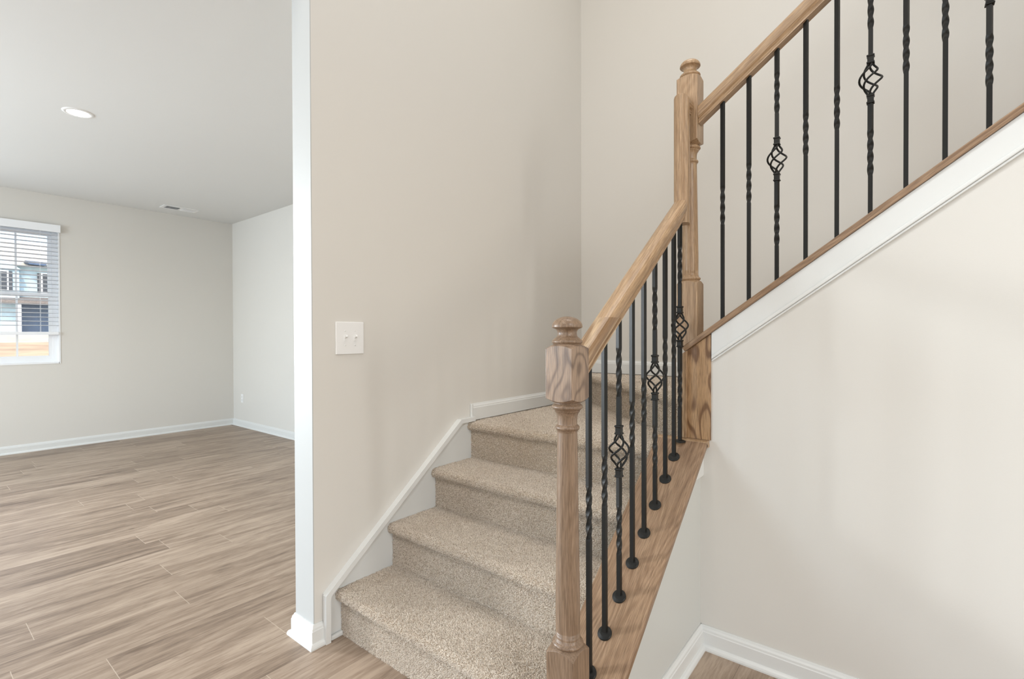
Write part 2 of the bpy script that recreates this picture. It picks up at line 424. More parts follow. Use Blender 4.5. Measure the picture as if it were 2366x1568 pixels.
# ------------------------------------------------------------------ skirt beside the lower flight (trim on the switch wall)
bm = bmesh.new()
XT0, XT1, XT2 = 1.0600, 1.822, 1.929
def bandz(x): return .192 + (x-XT0)*(.783-.192)/(XT1-XT0)
prism(bm, [(XT0+.004, 0), (XT2, 0), (XT2, .783), (XT1, .783), (XT0+.004, .192)], 'y', YS-.012, YS-.0005)
sk = struct('trim_3', bm, M['trim'], 'white skirt board climbing the wall beside the carpeted steps')
bm = bmesh.new()
# raised band following the edge: outline centre path, band 22 mm wide
path = [(XT0, 0), (XT0, .190), (XT1, .783), (XT2-.002, .783)]
def offset_path(pts, w):
    out = []
    for i, p in enumerate(pts):
        p = Vector(p)
        d0 = (p-Vector(pts[i-1])).normalized() if i else (Vector(pts[1])-p).normalized()
        d1 = (Vector(pts[i+1])-p).normalized() if i < len(pts)-1 else d0
        mp = (d0+d1).normalized(); nrm = Vector((d0.y, -d0.x)); q = p+nrm*w
        t = (p-q).dot(mp)/d0.dot(mp); q = q+d0*t; out.append((q.x, q.y))
    return out
inner = offset_path(path, .021)
for i in range(len(path)-1):
    prism(bm, [path[i], path[i+1], inner[i+1], inner[i]], 'y', YS-.032, YS-.011)
bmesh.ops.remove_doubles(bm, verts=bm.verts, dist=.00001)
o = obj('skirt_cap_moulding', bm, M['trim'], sk)
bm = boxes((1.086, 1.140, YS-.026, YS-.012, 0, .020))
o = obj('shoe_mould', bm, M['trim'], sk, bevel=.005)
bm = boxes((1.9165, 1.9295, YS-.014, YS-.0005, .775, Z4+HB))
struct('trim_4', bm, M['trim'], 'short upright white trim where the skirt steps up to the landing baseboard', bevel=.003)

# ------------------------------------------------------------------ staircase with carpeted steps
stair = tag(empty('staircase', (X0, 1.25, 0)), 'winding staircase covered in beige carpet between the switch wall and the railing', 'staircase')
SO = Vector(stair.location)
PILE = .0038
def nose_profile(z0, z1, nose=.031-.0038, r=.0185):
    """points (x,z) from riser bottom to tread top, riser at x=0 (backing, without the pile)"""
    z1 -= PILE
    pts = []
    rb = z1-2*r
    nR = 16
    for i in range(nR+1): pts.append((0, z0 + (rb-.006-z0)*i/nR))
    for i in range(1, 4): t = i/3; pts.append((-t*(nose-r)*.6, rb-.004+.004*t*t))
    for i in range(0, 15):
        a_ = -math.pi/2 - math.pi*i/14
        pts.append((-(nose-r) + r*math.cos(a_), z1-r + r*math.sin(a_)))
    return pts
def step_mesh(name, z0, z1, frame, s0, s1, back, ds=.0065, dd=.0065, amp=1.0, round0=False):
    """frame(s,d,z)->world; back(s)->tread depth measured from riser face"""
    bm = bmesh.new(); prof = nose_profile(z0, z1)
    ns = max(2, int((s1-s0)/ds)); maxd = max(back(s0+(s1-s0)*i/ns) for i in range(ns+1)); nd = max(3, int(maxd/dd))
    grid = []
    for i in range(ns+1):
        s_ = s0+(s1-s0)*i/ns; bk = max(.002, back(s_)); row_ = []
        lim = bk/ .05 if bk < .05 else 1
        for (x, z) in prof: row_.append((s_, x, z))
        x_last = prof[-1][0]
        for j in range(1, nd+1): row_.append((s_, x_last+(bk-x_last)*j/nd, z1-PILE))
        vs = []
        for (a_, d_, z_) in row_:
            P = frame(a_, d_, z_)
            q = P*55
            n1_ = noise.noise(q)*.0016 + noise.noise(P*170)*.0013 + noise.noise(P*14)*.0016
            P = P + Vector((n1_*.6, n1_*.3, n1_))*amp
            vs.append(bm.verts.new(P - SO))
        # close underside
        vs.append(bm.verts.new(frame(s_, bk, z0) - SO))
        grid.append(vs)
    k = len(grid[0])
    for a_, b_ in zip(grid, grid[1:]):
        for j in range(k): bm.faces.new((a_[j], b_[j], b_[(j+1) % k], a_[(j+1) % k]))
    bm.faces.new(grid[0][::-1]); bm.faces.new(grid[-1])
    return obj(name, bm, M['carpet'], stair, smooth=True)
import numpy as np
RNG = np.random.default_rng(5)
def pile(step, density, length=.0052, rad=.00082):
    """carpet tufts standing on the step: every tuft a small bent yarn end"""
    me = step.data; me.calc_loop_triangles()
    nv = len(me.vertices); co = np.empty(nv*3, 'f'); me.vertices.foreach_get('co', co); co = co.reshape(-1, 3)
    nt_ = len(me.loop_triangles); tv = np.empty(nt_*3, 'i'); me.loop_triangles.foreach_get('vertices', tv); tv = tv.reshape(-1, 3)
    A, B_, C_ = co[tv[:, 0]], co[tv[:, 1]], co[tv[:, 2]]
    nn = np.cross(B_-A, C_-A); ar = np.linalg.norm(nn, axis=1)*.5
    nn = nn/np.maximum(ar[:, None]*2, 1e-12)
    ok = (ar < 2.2e-4) & ((nn[:, 2] > -.98)) & (ar > 1e-9)
    A, B_, C_, nn, ar = A[ok], B_[ok], C_[ok], nn[ok], ar[ok]
    N = int(density*ar.sum()); idx = RNG.choice(len(ar), N, p=ar/ar.sum())
    u = RNG.random((N, 1)); v = RNG.random((N, 1)); fl = (u+v) > 1; u = np.where(fl, 1-u, u); v = np.where(fl, 1-v, v)
    P = A[idx] + (B_-A)[idx]*u + (C_-A)[idx]*v; Nn = nn[idx]
    # slowly varying lay of the pile
    W_ = P + np.array(SO[:])
    lay = np.stack([np.sin(W_[:, 0]*9+1.3*np.sin(W_[:, 1]*6)), np.sin(W_[:, 1]*8+1.7*np.sin(W_[:, 0]*7+2)), -.35+0*W_[:, 0]], 1)*.35
    d1 = Nn + lay*.9 + RNG.normal(0, .38, (N, 3)); d1 /= np.linalg.norm(d1, axis=1)[:, None]
    neg = (d1*Nn).sum(1) < .25; d1[neg] = Nn[neg]
    d2 = d1 + RNG.normal(0, .75, (N, 3)) + lay; d2 /= np.linalg.norm(d2, axis=1)[:, None]
    L = length*(.75+.5*RNG.random((N, 1))); M1 = P + d1*L*.62; M2 = M1 + d2*L*.48
    ref = RNG.normal(0, 1, (N, 3)); e1 = np.cross(d1, ref); e1 /= np.linalg.norm(e1, axis=1)[:, None]; e2 = np.cross(d1, e1)
    V = np.empty((N, 7, 3), 'f')
    for k in range(3):
        a_ = 2*math.pi*k/3; o_ = (e1*math.cos(a_)+e2*math.sin(a_))*rad
        V[:, k] = P - d1*.001 + o_*.9; V[:, 3+k] = M1 + o_*1.15
    V[:, 6] = M2
    F = np.array([[0, 1, 4], [0, 4, 3], [1, 2, 5], [1, 5, 4], [2, 0, 3], [2, 3, 5], [3, 4, 6], [4, 5, 6], [5, 3, 6]])
    F = (F[None] + (np.arange(N)*7)[:, None, None]).reshape(-1)
    pm = D.meshes.new('carpet_pile'); pm.vertices.add(N*7); pm.vertices.foreach_set('co', V.reshape(-1))
    nf = len(F)//3; pm.loops.add(nf*3); pm.loops.foreach_set('vertex_index', F.astype('i'))
    pm.polygons.add(nf); pm.polygons.foreach_set('loop_start', np.arange(0, nf*3, 3, dtype='i')); pm.polygons.foreach_set('loop_total', np.full(nf, 3, 'i'))
    pm.update(calc_edges=True); pm.materials.append(M['fibre'])
    o = D.objects.new('carpet_pile', pm); COL.objects.link(o); o.parent = step; o['kind'] = 'stuff'
    return o
steps = []
YR0, YR1 = YK+.136, YS-.0125
for i in range(3):
    z0 = max(0, i*RZ-.01) if i else 0
    fr_ = lambda s_, d_, z_, i=i: Vector((X0+.004+i*RUN+d_, s_, z_))
    back = lambda s_: RUN+.008
    steps.append(step_mesh('carpeted_step', z0, (i+1)*RZ, fr_, YR0 if i else YR0-.02, YR1, back))
# first winder (step 4)
DX, DY = XB-2.045, YS-.665
dl = math.hypot(DX, DY); sd = Vector((DX/dl, DY/dl, 0)); nd_ = Vector((DY/dl, -DX/dl, 0))
P0 = Vector((2.045, .665, 0))
x4 = X0+3*RUN
fr_ = lambda s_, d_, z_: Vector((x4+d_, s_, z_))
back = lambda s_: min(2.045+(s_-.665)*DX/DY, XB-.004) - x4
steps.append(step_mesh('carpeted_step', 3*RZ-.01, 4*RZ, fr_, YR0-.03, YS-.001, back, ds=.008, dd=.012))
def fr5(s_, d_, z_):
    v = P0+sd*s_+nd_*d_; return Vector((min(v.x, XB-.0012), min(v.y, YS-.0012), z_))
def back5(s_):
    d1 = (XB-.002-P0.x-sd.x*s_)/nd_.x; d2 = (P0.y+sd.y*s_-.655)/(-nd_.y)
    return max(.01, min(d1, d2))
steps.append(step_mesh('carpeted_step', 4*RZ-.01, 5*RZ, fr5, .06, dl-.02, back5, ds=.009, dd=.014))
for i in range(5, 15):
    yb = .66-(i-5)*.262
    fr_ = lambda s_, d_, z_, yb=yb: Vector((s_, yb-d_, z_))
    steps.append(step_mesh('carpeted_step', i*RZ-.01, (i+1)*RZ, fr_, XU+.118, XB-.002, lambda s_: .27, ds=.02, dd=.03))
for st_, dn_ in zip(steps[:5], (240000, 220000, 190000, 110000, 70000)): pile(st_, dn_)
steps[0]['label'] = 'lowest step, brightly daylit'

# ------------------------------------------------------------------ oak caps
def sloped_board(name, p0, ang, length, w, t, mat, axis_rot=0, bevel=.003, parent=None):
    """board, local X along slope, local Y width, local Z up; p0 = top centre line start"""
    bm = boxes((0, length, -w/2, w/2, -t, 0))
    o = obj(name, bm, mat, parent, bevel=bevel)
    o.matrix_world = Matrix.Translation(p0) @ Matrix.Rotation(axis_rot, 4, 'Z') @ Matrix.Rotation(-ang, 4, 'Y')
    return o
aL, aU = math.atan(ML), math.atan(MU)
YR = .690
x_a, x_b = xk0-.001, 1.936
capr = tag(empty('knee_wall_cap', (xk0, YR, capz(xk0))), 'sloping oak cap on the low white knee wall beside the lower steps', 'wall cap')
o = sloped_board('cap_board', Vector((x_a, YR, capz(x_a))) - capr.location, aL, (x_b-x_a)/math.cos(aL), .200, .020, M['oakCap'], parent=capr)
zt = capz(x_b)
bm = bmesh.new()
prism(bm, [(x_b-.004, zt-.024), (XU-.0005, zt-.024), (XU-.0005, zt+.003), (x_b+.006, zt+.003), (x_b-.004, zt-.001)], 'y', YR-.100, YR+.100)
for v in bm.verts: v.co -= capr.location
obj('level_end_strip', bm, M['oakZ'], capr, bevel=.002)

# upper wall cap (board runs along -y, rising)
yA = .6925
ucap = tag(empty('upper_wall_cap', (XU, yA, ucapz(yA))), 'sloping oak cap under the upper railing above the white stringer trim', 'wall cap')
LU = (yA+1.9)/math.cos(aU)
o = sloped_board('cap_board', Vector((XU+.0575, yA, ucapz(yA))) - ucap.location, aU, LU, .155, .0205, M['oakCap'], axis_rot=-math.pi/2, parent=ucap)
endp = tag(empty('oak_end_panel', (XU, .63, .79)), 'oak panel with upright edge strip closing the low end of the upper wall', 'wood panel')
bm = bmesh.new()
prism(bm, [(.584, zt+.004), (.672, zt+.004), (.672, ucapz(.672)-.027), (.584, ucapz(.584)-.027)], 'x', XU-.007, XU-.0003)
for v in bm.verts: v.co -= endp.location
obj('panel', bm, M['oakPanel'], endp)
bm = bmesh.new()
prism(bm, [(.6725, zt+.004), (.6925, zt+.004), (.6925, ucapz(.6925)-.027), (.6725, ucapz(.6725)-.027)], 'x', XU-.020, XU-.0003)
for v in bm.verts: v.co -= endp.location
obj('edge_strip', bm, M['oakZ'], endp, bevel=.0015)

# white stringer trim below the upper cap
def strip(bm, d_top, d_bot, out_, y0=.580, y1=-1.9):
    pts = [(y0, ucapz(y0)-d_top), (y1, ucapz(y1)-d_top), (y1, ucapz(y1)-d_bot), (y0, ucapz(y0)-d_bot)]
    prism(bm, pts, 'x', XU-out_, XU-.0003)
bm = bmesh.new(); strip(bm, .0265, .112, .010)
st = struct('trim_5', bm, M['trim'], 'white sloping stringer trim under the oak cap of the upper flight')
bm = bmesh.new(); strip(bm, .112, .1265, .016); strip(bm, .1265, .136, .011)
obj('bead_moulding', bm, M['trim'], st, bevel=.003)

# ------------------------------------------------------------------ newel posts
def newel(name, parent, cx, cy, zb, z_sq, z_blk0, z_blk1, ztop, mat, w=.083, blkmat=None):
    """lathe turned post: square base to z_sq, turned shaft, square block z_blk0..z_blk1, mushroom cap"""
    root = empty(name, (cx, cy, zb)); root.parent = parent; root.location = Vector((cx, cy, zb)) - parent.location
    h = w/2
    def sqblock(z0, z1, arch0, arch1, drop=.012):
        # square prism whose end edges arch down to a round, lathe-cut shoulder
        bm = bmesh.new(); N = 10; segs = []
        rc = .0035
        for side_ in range(4):
            for k in range(N+1):
                t = (-1+2*k/N)*(1-rc/h)
                x, y = [(t, -1), (1, t), (-t, 1), (-1, -t)][side_]
                segs.append((x*h, y*h))
            for k in (1, 2):
                a0 = -math.pi/2 + side_*math.pi/2 + k*math.pi/6
                cx_, cy_ = [(1, -1), (1, 1), (-1, 1), (-1, -1)][side_]
                segs.append((cx_*(h-rc)+rc*math.cos(a0), cy_*(h-rc)+rc*math.sin(a0)))
        rr = w*.45
        def ring(z, f): return [bm.verts.new((x, y, z)) for x, y in segs]
        def arch(x, y):
            r = math.hypot(x, y); return max(0, (r-h)/(h*(2**.5-1)))
        lowz = [z0+(arch(x, y)*drop if arch0 else 0) for x, y in segs]
        higz = [z1-(arch(x, y)*drop if arch1 else 0) for x, y in segs]
        A = [bm.verts.new((x, y, z)) for (x, y), z in zip(segs, lowz)]
        B = [bm.verts.new((x, y, z)) for (x, y), z in zip(segs, higz)]
        n_ = len(segs)
        for i in range(n_): bm.faces.new((A[i], A[(i+1) % n_], B[(i+1) % n_], B[i]))
        def capring(R, z, zc, flip):
            C = [bm.verts.new((x*min(1, (h*.86)/math.hypot(x, y)), y*min(1, (h*.86)/math.hypot(x, y)), zc)) for x, y in segs]
            for i in range(n_): bm.faces.new((R[i], R[(i+1) % n_], C[(i+1) % n_], C[i]))
            bm.faces.new(C)
        capring(B, z1, z1+(.004 if arch1 else 0), 0); capring(A, z0, z0-(.004 if arch0 else 0), 1)
        for v in bm.verts: v.co.z -= zb
        return bm
    obj('square_base', sqblock(zb, z_sq, False, True), mat, root, bevel=.0012)
    obj('square_block', sqblock(z_blk0, z_blk1, True, True, .0085), blkmat or mat, root, bevel=.0012)
    # shaft
    a, c = z_sq, z_blk0; k1 = .0
    key = [(.0345, a-.002), (.0345, a+.002)] + [(.0348+.0060*math.sin(math.pi*t/10), a+.003+.015*t/10) for t in range(11)] + [(.0338, a+.019), (.0338, a+.0225), (.0322, a+.024), (.0320, a+.027), (.0318, a+.036)]
    body = catmull([(.0318, a+.036), (.0322, a+.10), (.0315, a+.25*(c-a)), (.0292, a+.5*(c-a)), (.0272, a+.75*(c-a)), (.0262, c-.083)], 5)
    top = [(.0262, c-.081), (.0272, c-.079)] + [(.0272+.0048*math.sin(math.pi*t/10), c-.077+.015*t/10) for t in range(11)] + \
          [(.0258, c-.061)] + catmull([(.0256, c-.060), (.0257, c-.048), (.0272, c-.037), (.0312, c-.0285)], 5) + \
          [(.0325, c-.028), (.0327, c-.0255)] + [(.0340+.0065*math.sin(math.pi*t/10), c-.0235+.016*t/10) for t in range(11)] + [(.0330, c-.006), (.0330, c+.004)]
    bm = lathe(bmesh.new(), [(r, z-zb) for r, z in key+body+top])
    obj('turned_shaft', bm, mat, root, smooth=True)
    t0 = z_blk1; H_ = ztop-t0
    cap_ = [(.0350, t0-.002), (.0350, t0+.002)] + [(.0345+.0058*math.sin(math.pi*t/8), t0+.003+.0145*t/8) for t in range(9)] + \
           [(.0335, t0+.0185)] + catmull([(.0330, t0+.019), (.0265, t0+.025), (.0250, t0+.034), (.0290, t0+.042), (.0385, t0+.0465)], 5) + \
           [(.0398, t0+.048)] + [(.0398*math.cos(math.pi/2*t/12)+.00001, t0+.049+(H_-.049)*math.sin(math.pi/2*t/12)**1.0) for t in range(13)]
    bm = lathe(bmesh.new(), [(r, z-zb) for r, z in cap_], cap=True)
    obj('mushroom_cap', bm, mat, root, smooth=True)
    return root

# ------------------------------------------------------------------ handrail profile: (side, up) from underside centre
RP = [(-.0185, 0), (.0185, 0), (.0185, .004), (.0225, .011), (.0180, .0155), (.0245, .021), (.0285, .032), (.0290, .042), (.0270, .050), (.0215, .0560),
      (.0110, .0605), (0, .062), (-.0110, .0605), (-.0215, .0560), (-.0270, .050), (-.0290, .042), (-.0285, .032), (-.0245, .021), (-.0180, .0155), (-.0225, .011), (-.0185, .004)]
def rail_under(x): return 1.246 + .742*(x-1.363)
def urail_under(y): return 2.117 + .724*(.562-y)
def rail_seg(name, parent, A, B, mat, cutA='perp', cutB='perp', side=Vector((0, -1, 0))):
    """rail piece between A and B (underside centre). Local X along the rail. cut: 'perp' or a world plane normal"""
    A, B = Vector(A), Vector(B); d = (B-A).normalized(); sdv = side.normalized(); up_ = sdv.cross(d).normalized()
    if up_.z < 0 and abs(d.z) < .95: up_ = -up_
    rot = Matrix((( d.x, sdv.x, up_.x), (d.y, sdv.y, up_.y), (d.z, sdv.z, up_.z)))
    bm = bmesh.new(); rings = []
    for P, cut in ((A, cutA), (B, cutB)):
        ring = []
        for s_, u_ in RP:
            q = P + sdv*s_ + up_*u_
            if cut != 'perp':
                nrm = Vector(cut); q = q + d*((P-q).dot(nrm)/d.dot(nrm))
            ring.append(bm.verts.new(rot.transposed() @ (q-A)))
        rings.append(ring)
    k = len(RP)
    for j in range(k): bm.faces.new((rings[0][j], rings[0][(j+1) % k], rings[1][(j+1) % k], rings[1][j]))
    bm.faces.new(rings[0][::-1]); bm.faces.new(rings[1])
    o = obj(name, bm, mat, parent)
    o.matrix_world = Matrix.Translation(A - parent.matrix_world.translation) @ rot.to_4x4() if False else Matrix.Translation(A) @ rot.to_4x4()
    o.matrix_basis = Matrix.Translation(A - parent['_o'] if False else A - Vector(parent['org'])) @ rot.to_4x4()
    return o

# ------------------------------------------------------------------ balusters
def square_rod(bm, zs, w=.0127):
    """zs: list of (z, twist angle)"""
    rings = []
    for z, a_ in zs:
        h = w/2; r = h*math.sqrt(2)
        rings.append([bm.verts.new((r*math.cos(a_+math.pi/4+k*math.pi/2), r*math.sin(a_+math.pi/4+k*math.pi/2), z)) for k in range(4)])
    for a_, b_ in zip(rings, rings[1:]):
        for j in range(4): bm.faces.new((a_[j], a_[(j+1) % 4], b_[(j+1) % 4], b_[j]))
    bm.faces.new(rings[0][::-1]); bm.faces.new(rings[-1])
def rod_shade(o): return o
def twist_profile(z0, z1, twists):
    """twists: list of (start, end, total angle)"""
    zs = [(z0, 0)]; ang = 0
    for a_, c_, tot in twists:
        n_ = 72
        for k in range(n_+1): zs.append((a_+(c_-a_)*k/n_, ang+tot*k/n_))
        ang += tot
    zs.append((z1, ang)); return zs
TWA = math.radians(340)
def baluster(parent, x, y, zb, zt, mid, basket, shoe_slope, org, shoe_axis):
    """vertical iron baluster from zb to zt; mid = centre height of its ornament"""
    root = empty('baluster', Vector((x, y, zb)) - org); root.parent = parent
    L = zt-zb; mz = mid-zb
    if not basket:
        bm = bmesh.new(); square_rod(bm, twist_profile(-.004, L, [(mz-.076, mz+.076, TWA)]))
        rod_shade(obj('twisted_bar', bm, M['iron'], root))
    else:
        tw = []
        bm = bmesh.new(); square_rod(bm, twist_profile(-.004, mz-.066, [(mz-.318, mz-.166, TWA)] if mz-.318 > 0 else []))
        rod_shade(obj('lower_bar', bm, M['iron'], root))
        bm = bmesh.new(); hi = mz+.166
        square_rod(bm, twist_profile(mz+.066, L, [(hi, hi+.152, TWA)] if hi+.152 < L else [(hi, L-.001, TWA*(L-hi)/.152)] if hi < L else []))
        rod_shade(obj('upper_bar', bm, M['iron'], root))
        # basket of four twisted wires
        bm = bmesh.new()
        for k in range(4):
            pts = []
            for i in range(25):
                t = i/24; zz = mz-.060+.120*t
                rr = .0048 + .0262*math.sin(math.pi*t)**1.8
                a_ = k*math.pi/2 + math.pi/4 + math.radians(275)*t
                pts.append(Vector((rr*math.cos(a_), rr*math.sin(a_), zz)))
            rings = []
            for i, p_ in enumerate(pts):
                d = (pts[min(i+1, 24)]-pts[max(i-1, 0)]).normalized()
                u_ = d.orthogonal().normalized() if i == 0 else (u_ - d*u_.dot(d)).normalized()
                v_ = d.cross(u_)
                rings.append([bm.verts.new(p_+(u_*math.cos(q*math.pi/4)+v_*math.sin(q*math.pi/4))*.0033) for q in range(8)])
            for a1, b1 in zip(rings, rings[1:]):
                for j in range(8): bm.faces.new((a1[j], a1[(j+1) % 8], b1[(j+1) % 8], b1[j]))
            bm.faces.new(rings[0][::-1]); bm.faces.new(rings[-1])
        obj('basket', bm, M['iron'], root, smooth=True)
        for zc in (mz-.066, mz+.066):
            bm = bmesh.new(); w_ = .0125
            prof = [(.0080, -.0145), (.0105, -.0140), (.0112, -.0115), (.0105, -.0090), (.0088, -.0080), (.0088, .0070), (.0105, .0085), (.0112, .0110), (.0105, .0135), (.0080, .0145)]
            rings = []
            for r_, z_ in prof:
                rings.append([bm.verts.new((sx*r_, sy*r_, zc+z_)) for sx, sy in ((1, 1), (-1, 1), (-1, -1), (1, -1))])
            for a1, b1 in zip(rings, rings[1:]):
                for j in range(4): bm.faces.new((a1[j], a1[(j+1) % 4], b1[(j+1) % 4], b1[j]))
            bm.faces.new(rings[0][::-1]); bm.faces.new(rings[-1])
            obj('collar', bm, M['iron'], root, bevel=.0012)
    # shoe lying on the sloping cap
    bm = lathe(bmesh.new(), [(.0215, 0), (.0215, .0030), (.0198, .0050), (.0120, .0074), (.0005, .0076)], seg=32)
    sh = obj('shoe', bm, M['iron'], root, smooth=False)
    sh.rotation_euler = (0, -shoe_slope, 0) if shoe_axis == 'x' else (-shoe_slope, 0, 0)
    return root

# lower railing
low = tag(empty('lower_stair_railing', (1.100, YR, 0)), 'lower oak railing with iron balusters, stout turned post at its foot, beside the carpeted steps', 'railing')
low['org'] = list(low.location)
OL = Vector(low.location)
n1 = newel('newel_post', low, 1.1003, YR, 0, .402, 1.043, 1.186, 1.262, M['oakNewel'], blkmat=M['oakNewelBlock'])
n1['label'] = 'stout turned post at the foot of the stairs'
lx = [1.212, 1.304, 1.398, 1.492, 1.584, 1.678, 1.773, 1.860, 1.9245]
for i, x in enumerate(lx):
    zc = min(capz(x), zt+.003)
    mid = capz(x)+.450
    baluster(low, x, YR, zc, rail_under(x)+.012, mid, i in (2, 5, 8), aL if i < 8 else 0.0, OL, 'x')
XJ = 1.388; XG = 1.926
dn = 1/math.sqrt(1+.742**2)
rail_seg('handrail_lower_length', low, (1.1425, YR, rail_under(1.1425)), (XJ, YR, rail_under(XJ)), M['oakX2'], cutA=(1, 0, 0), cutB=(0, 0, 1))['label'] = 'paler spliced length of handrail'
rail_seg('handrail', low, (XJ, YR, rail_under(XJ)), (XG, YR, rail_under(XG)), M['oakX'], cutA=(0, 0, 1), cutB=(1, 0, 0))
# gooseneck: upright piece and short level piece into the upper post
ZG = 2.090
rail_seg('gooseneck_upright', low, (1.984, YR, 1.650), (1.984, YR, ZG), M['oakX'], cutA=(0, 0, 1), cutB=(1, 0, 1))
rail_seg('gooseneck_level', low, (1.984, YR, ZG), (2.0005, YR, ZG), M['oakX'], cutA=(1, 0, 1), cutB=(1, 0, 0))

# upper railing
XR = 2.035
upr = tag(empty('upper_stair_railing', (2.042, YR, 0)), 'upper oak railing with black iron balusters rising to the right above the white stringer', 'railing')
upr['org'] = list(upr.location); OU = Vector(upr.location)
n2 = newel('newel_post', upr, 2.0425, YR, ucapz(YR)+.0, 1.430, 1.985, 2.255, 2.331, M['oakZ'])
n2['label'] = 'turned post where the flight turns'
uy = [.561, .466, .371, .279, .186, .0925, 0, -.0945, -.193, -.287, -.381, -.475, -.569, -.663, -.757, -.851, -.945, -1.039, -1.133]
for i, y in enumerate(uy):
    baluster(upr, XR, y, ucapz(y), urail_under(y)+.012, ucapz(y)+.459, i % 3 == 2, aU, OU, 'y')
rail_seg('handrail', upr, (XR, YR-.0425, urail_under(YR-.0425)), (XR, -1.3, urail_under(-1.3)), M['oakX'], cutA=(0, 1, 0), cutB=(0, 1, 0), side=Vector((-1, 0, 0)))

# ------------------------------------------------------------------ light switch
sw = tag(empty('light_switch', (1.192, YS, 1.204)), 'white double toggle light switch plate on the wall left of the stairs', 'light switch')
bm = boxes((-.0665, .0665, -.006, 0, -.067, .067)); obj('plate', bm, M['plastic'], sw, bevel=.003)
for dx in (-.023, .023):
    bm = boxes((-.005, .005, -.0085, -.0055, -.012, .012)); o = obj('toggle_collar', bm, M['plastic'], sw, loc=(dx, 0, 0))
    bm = boxes((-.0045, .0045, -.014, 0, -.0045, .0045)); o = obj('toggle', bm, M['plastic'], sw, loc=(dx, -.006, .003), bevel=.0012); o.rotation_euler = (math.radians(-28), 0, 0)
    for dz in (-.030, .030):
        bm = lathe(bmesh.new(), [(.0032, 0), (.0032, .001), (.0022, .0016)], seg=16)
        o = obj('screw', bm, M['plastic'], sw, loc=(dx, -.006, dz)); o.rotation_euler = (math.pi/2, 0, 0)
        bm = boxes((-.0003, .0003, -.002, .002, .0012, .0018)); s2 = obj('slot', bm, M['slot'], o)

# wall outlet in the far room
ol = tag(empty('wall_outlet', (XC, 6.978, .379)), 'small white electrical outlet low on the far right wall', 'outlet')
obj('plate', boxes((-.006, 0, -.036, .036, -.059, .059)), M['plastic'], ol, bevel=.003)
for dz in (-.021, .021):
    r_ = obj('receptacle', boxes((-.0085, -.0055, -.017, .017, -.014, .014)), M['plastic'], ol, loc=(0, 0, dz), bevel=.002)
    obj('slot', boxes((-.0092, -.0084, -.008, -.006, -.005, .005), (-.0092, -.0084, .006, .008, -.005, .005)), M['slot'], r_)

# recessed downlight
LX, LY = .828, 4.462
dlg = tag(empty('recessed_downlight', (LX, LY, CZ)), 'round white recessed ceiling light, lit', 'ceiling light')
bm = lathe(bmesh.new(), [(.060, -.001), (.064, -.006), (.082, -.004), (.087, 0)], seg=48, cap=False)
obj('trim_ring', bm, M['plastic'], dlg, smooth=True)
bm = lathe(bmesh.new(), [(.062, -.0035), (.0005, -.0045)], seg=48, cap=True); obj('lens', bm, M['lamp'], dlg, smooth=False)
l = D.lights.new('downlight_lamp', 'AREA'); l.shape = 'DISK'; l.size = .11; l.energy = 5; l.color = (1, .95, .86)
lo = D.objects.new('downlight_lamp', l); COL.objects.link(lo); lo.location = (LX, LY, CZ-.012)

# ceiling vent
vt = tag(empty('ceiling_vent', (2.205, 6.86, CZ)), 'white louvered air vent in the ceiling near the far wall', 'air vent')
vt.rotation_euler = (0, 0, 0)
obj('frame', boxes((-.185, .185, -.085, -.058, -.006, -.0003), (-.185, .185, .058, .085, -.006, -.0003), (-.185, -.150, -.058, .058, -.006, -.0003),
    (.150, .185, -.058, .058, -.006, -.0003), (-.008, .008, -.058, .058, -.006, -.0003)), M['plastic'], vt)
bm = bmesh.new()
for sx, tilt in ((-1, -.95), (1, .95)):
    for k in range(13):
        xk = sx*(.016+.0108*k)
        mt = Matrix.Translation((xk, 0, -.006)) @ Matrix.Rotation(tilt, 4, 'Y')
        box(bm, -.0062, .0062, -.058, .058, -.0004, .0004, mt)
obj('louvers', bm, M['plastic'], vt)
obj('duct_shade', boxes((-.150, .150, -.058, .058, -.0006, -.0001)), M['slot'], vt)  # flat black sheet, painted-in dark of the opening behind the louvers

# ------------------------------------------------------------------ far window and blind
wx0, wx1, wz0, wz1 = WIN
cxw = (wx0+wx1)/2
w1 = struct('window_1', boxes((wx0, wx0+.047, YC+.050, YC+.120, wz0, wz1), (wx1-.047, wx1, YC+.050, YC+.120, wz0, wz1),
                              (wx0+.047, wx1-.047, YC+.050, YC+.120, wz0, wz0+.045), (wx0+.047, wx1-.047, YC+.050, YC+.120, wz1-.045, wz1)), M['vinyl'],
            'white single-hung window in the far wall')
zm = 1.672
def sash(name, z0, z1, y0):
    a, c = wx0+.044, wx1-.044; s_ = .030
    bs = [(a, a+s_, y0, y0+.028, z0, z1), (c-s_, c, y0, y0+.028, z0, z1), (a+s_, c-s_, y0, y0+.028, z0, z0+s_), (a+s_, c-s_, y0, y0+.028, z1-.042, z1)]
    gw = (c-a-2*s_)/3
    for k in (1, 2): bs.append((a+s_+gw*k-.008, a+s_+gw*k+.008, y0+.006, y0+.020, z0+s_, z1-s_))
    sh = obj(name, boxes(*bs), M['vinyl'], w1)
    obj('pane', boxes((a+s_, c-s_, y0+.0125, y0+.0145, z0+s_, z1-s_)), M['glass'], sh)
sash('lower_sash', wz0+.045, zm+.016, YC+.056)
sash('upper_sash', zm-.014, wz1-.045, YC+.088)
obj('window_return', boxes((wx0-.0, wx0+.003, YC+.001, YC+.05, wz0, wz1), (wx1-.003, wx1, YC+.001, YC+.05, wz0, wz1), (wx0, wx1, YC+.001, YC+.05, wz0, wz0+.004), (wx0, wx1, YC+.001, YC+.05, wz1-.004, wz1)), M['vinyl'], w1)
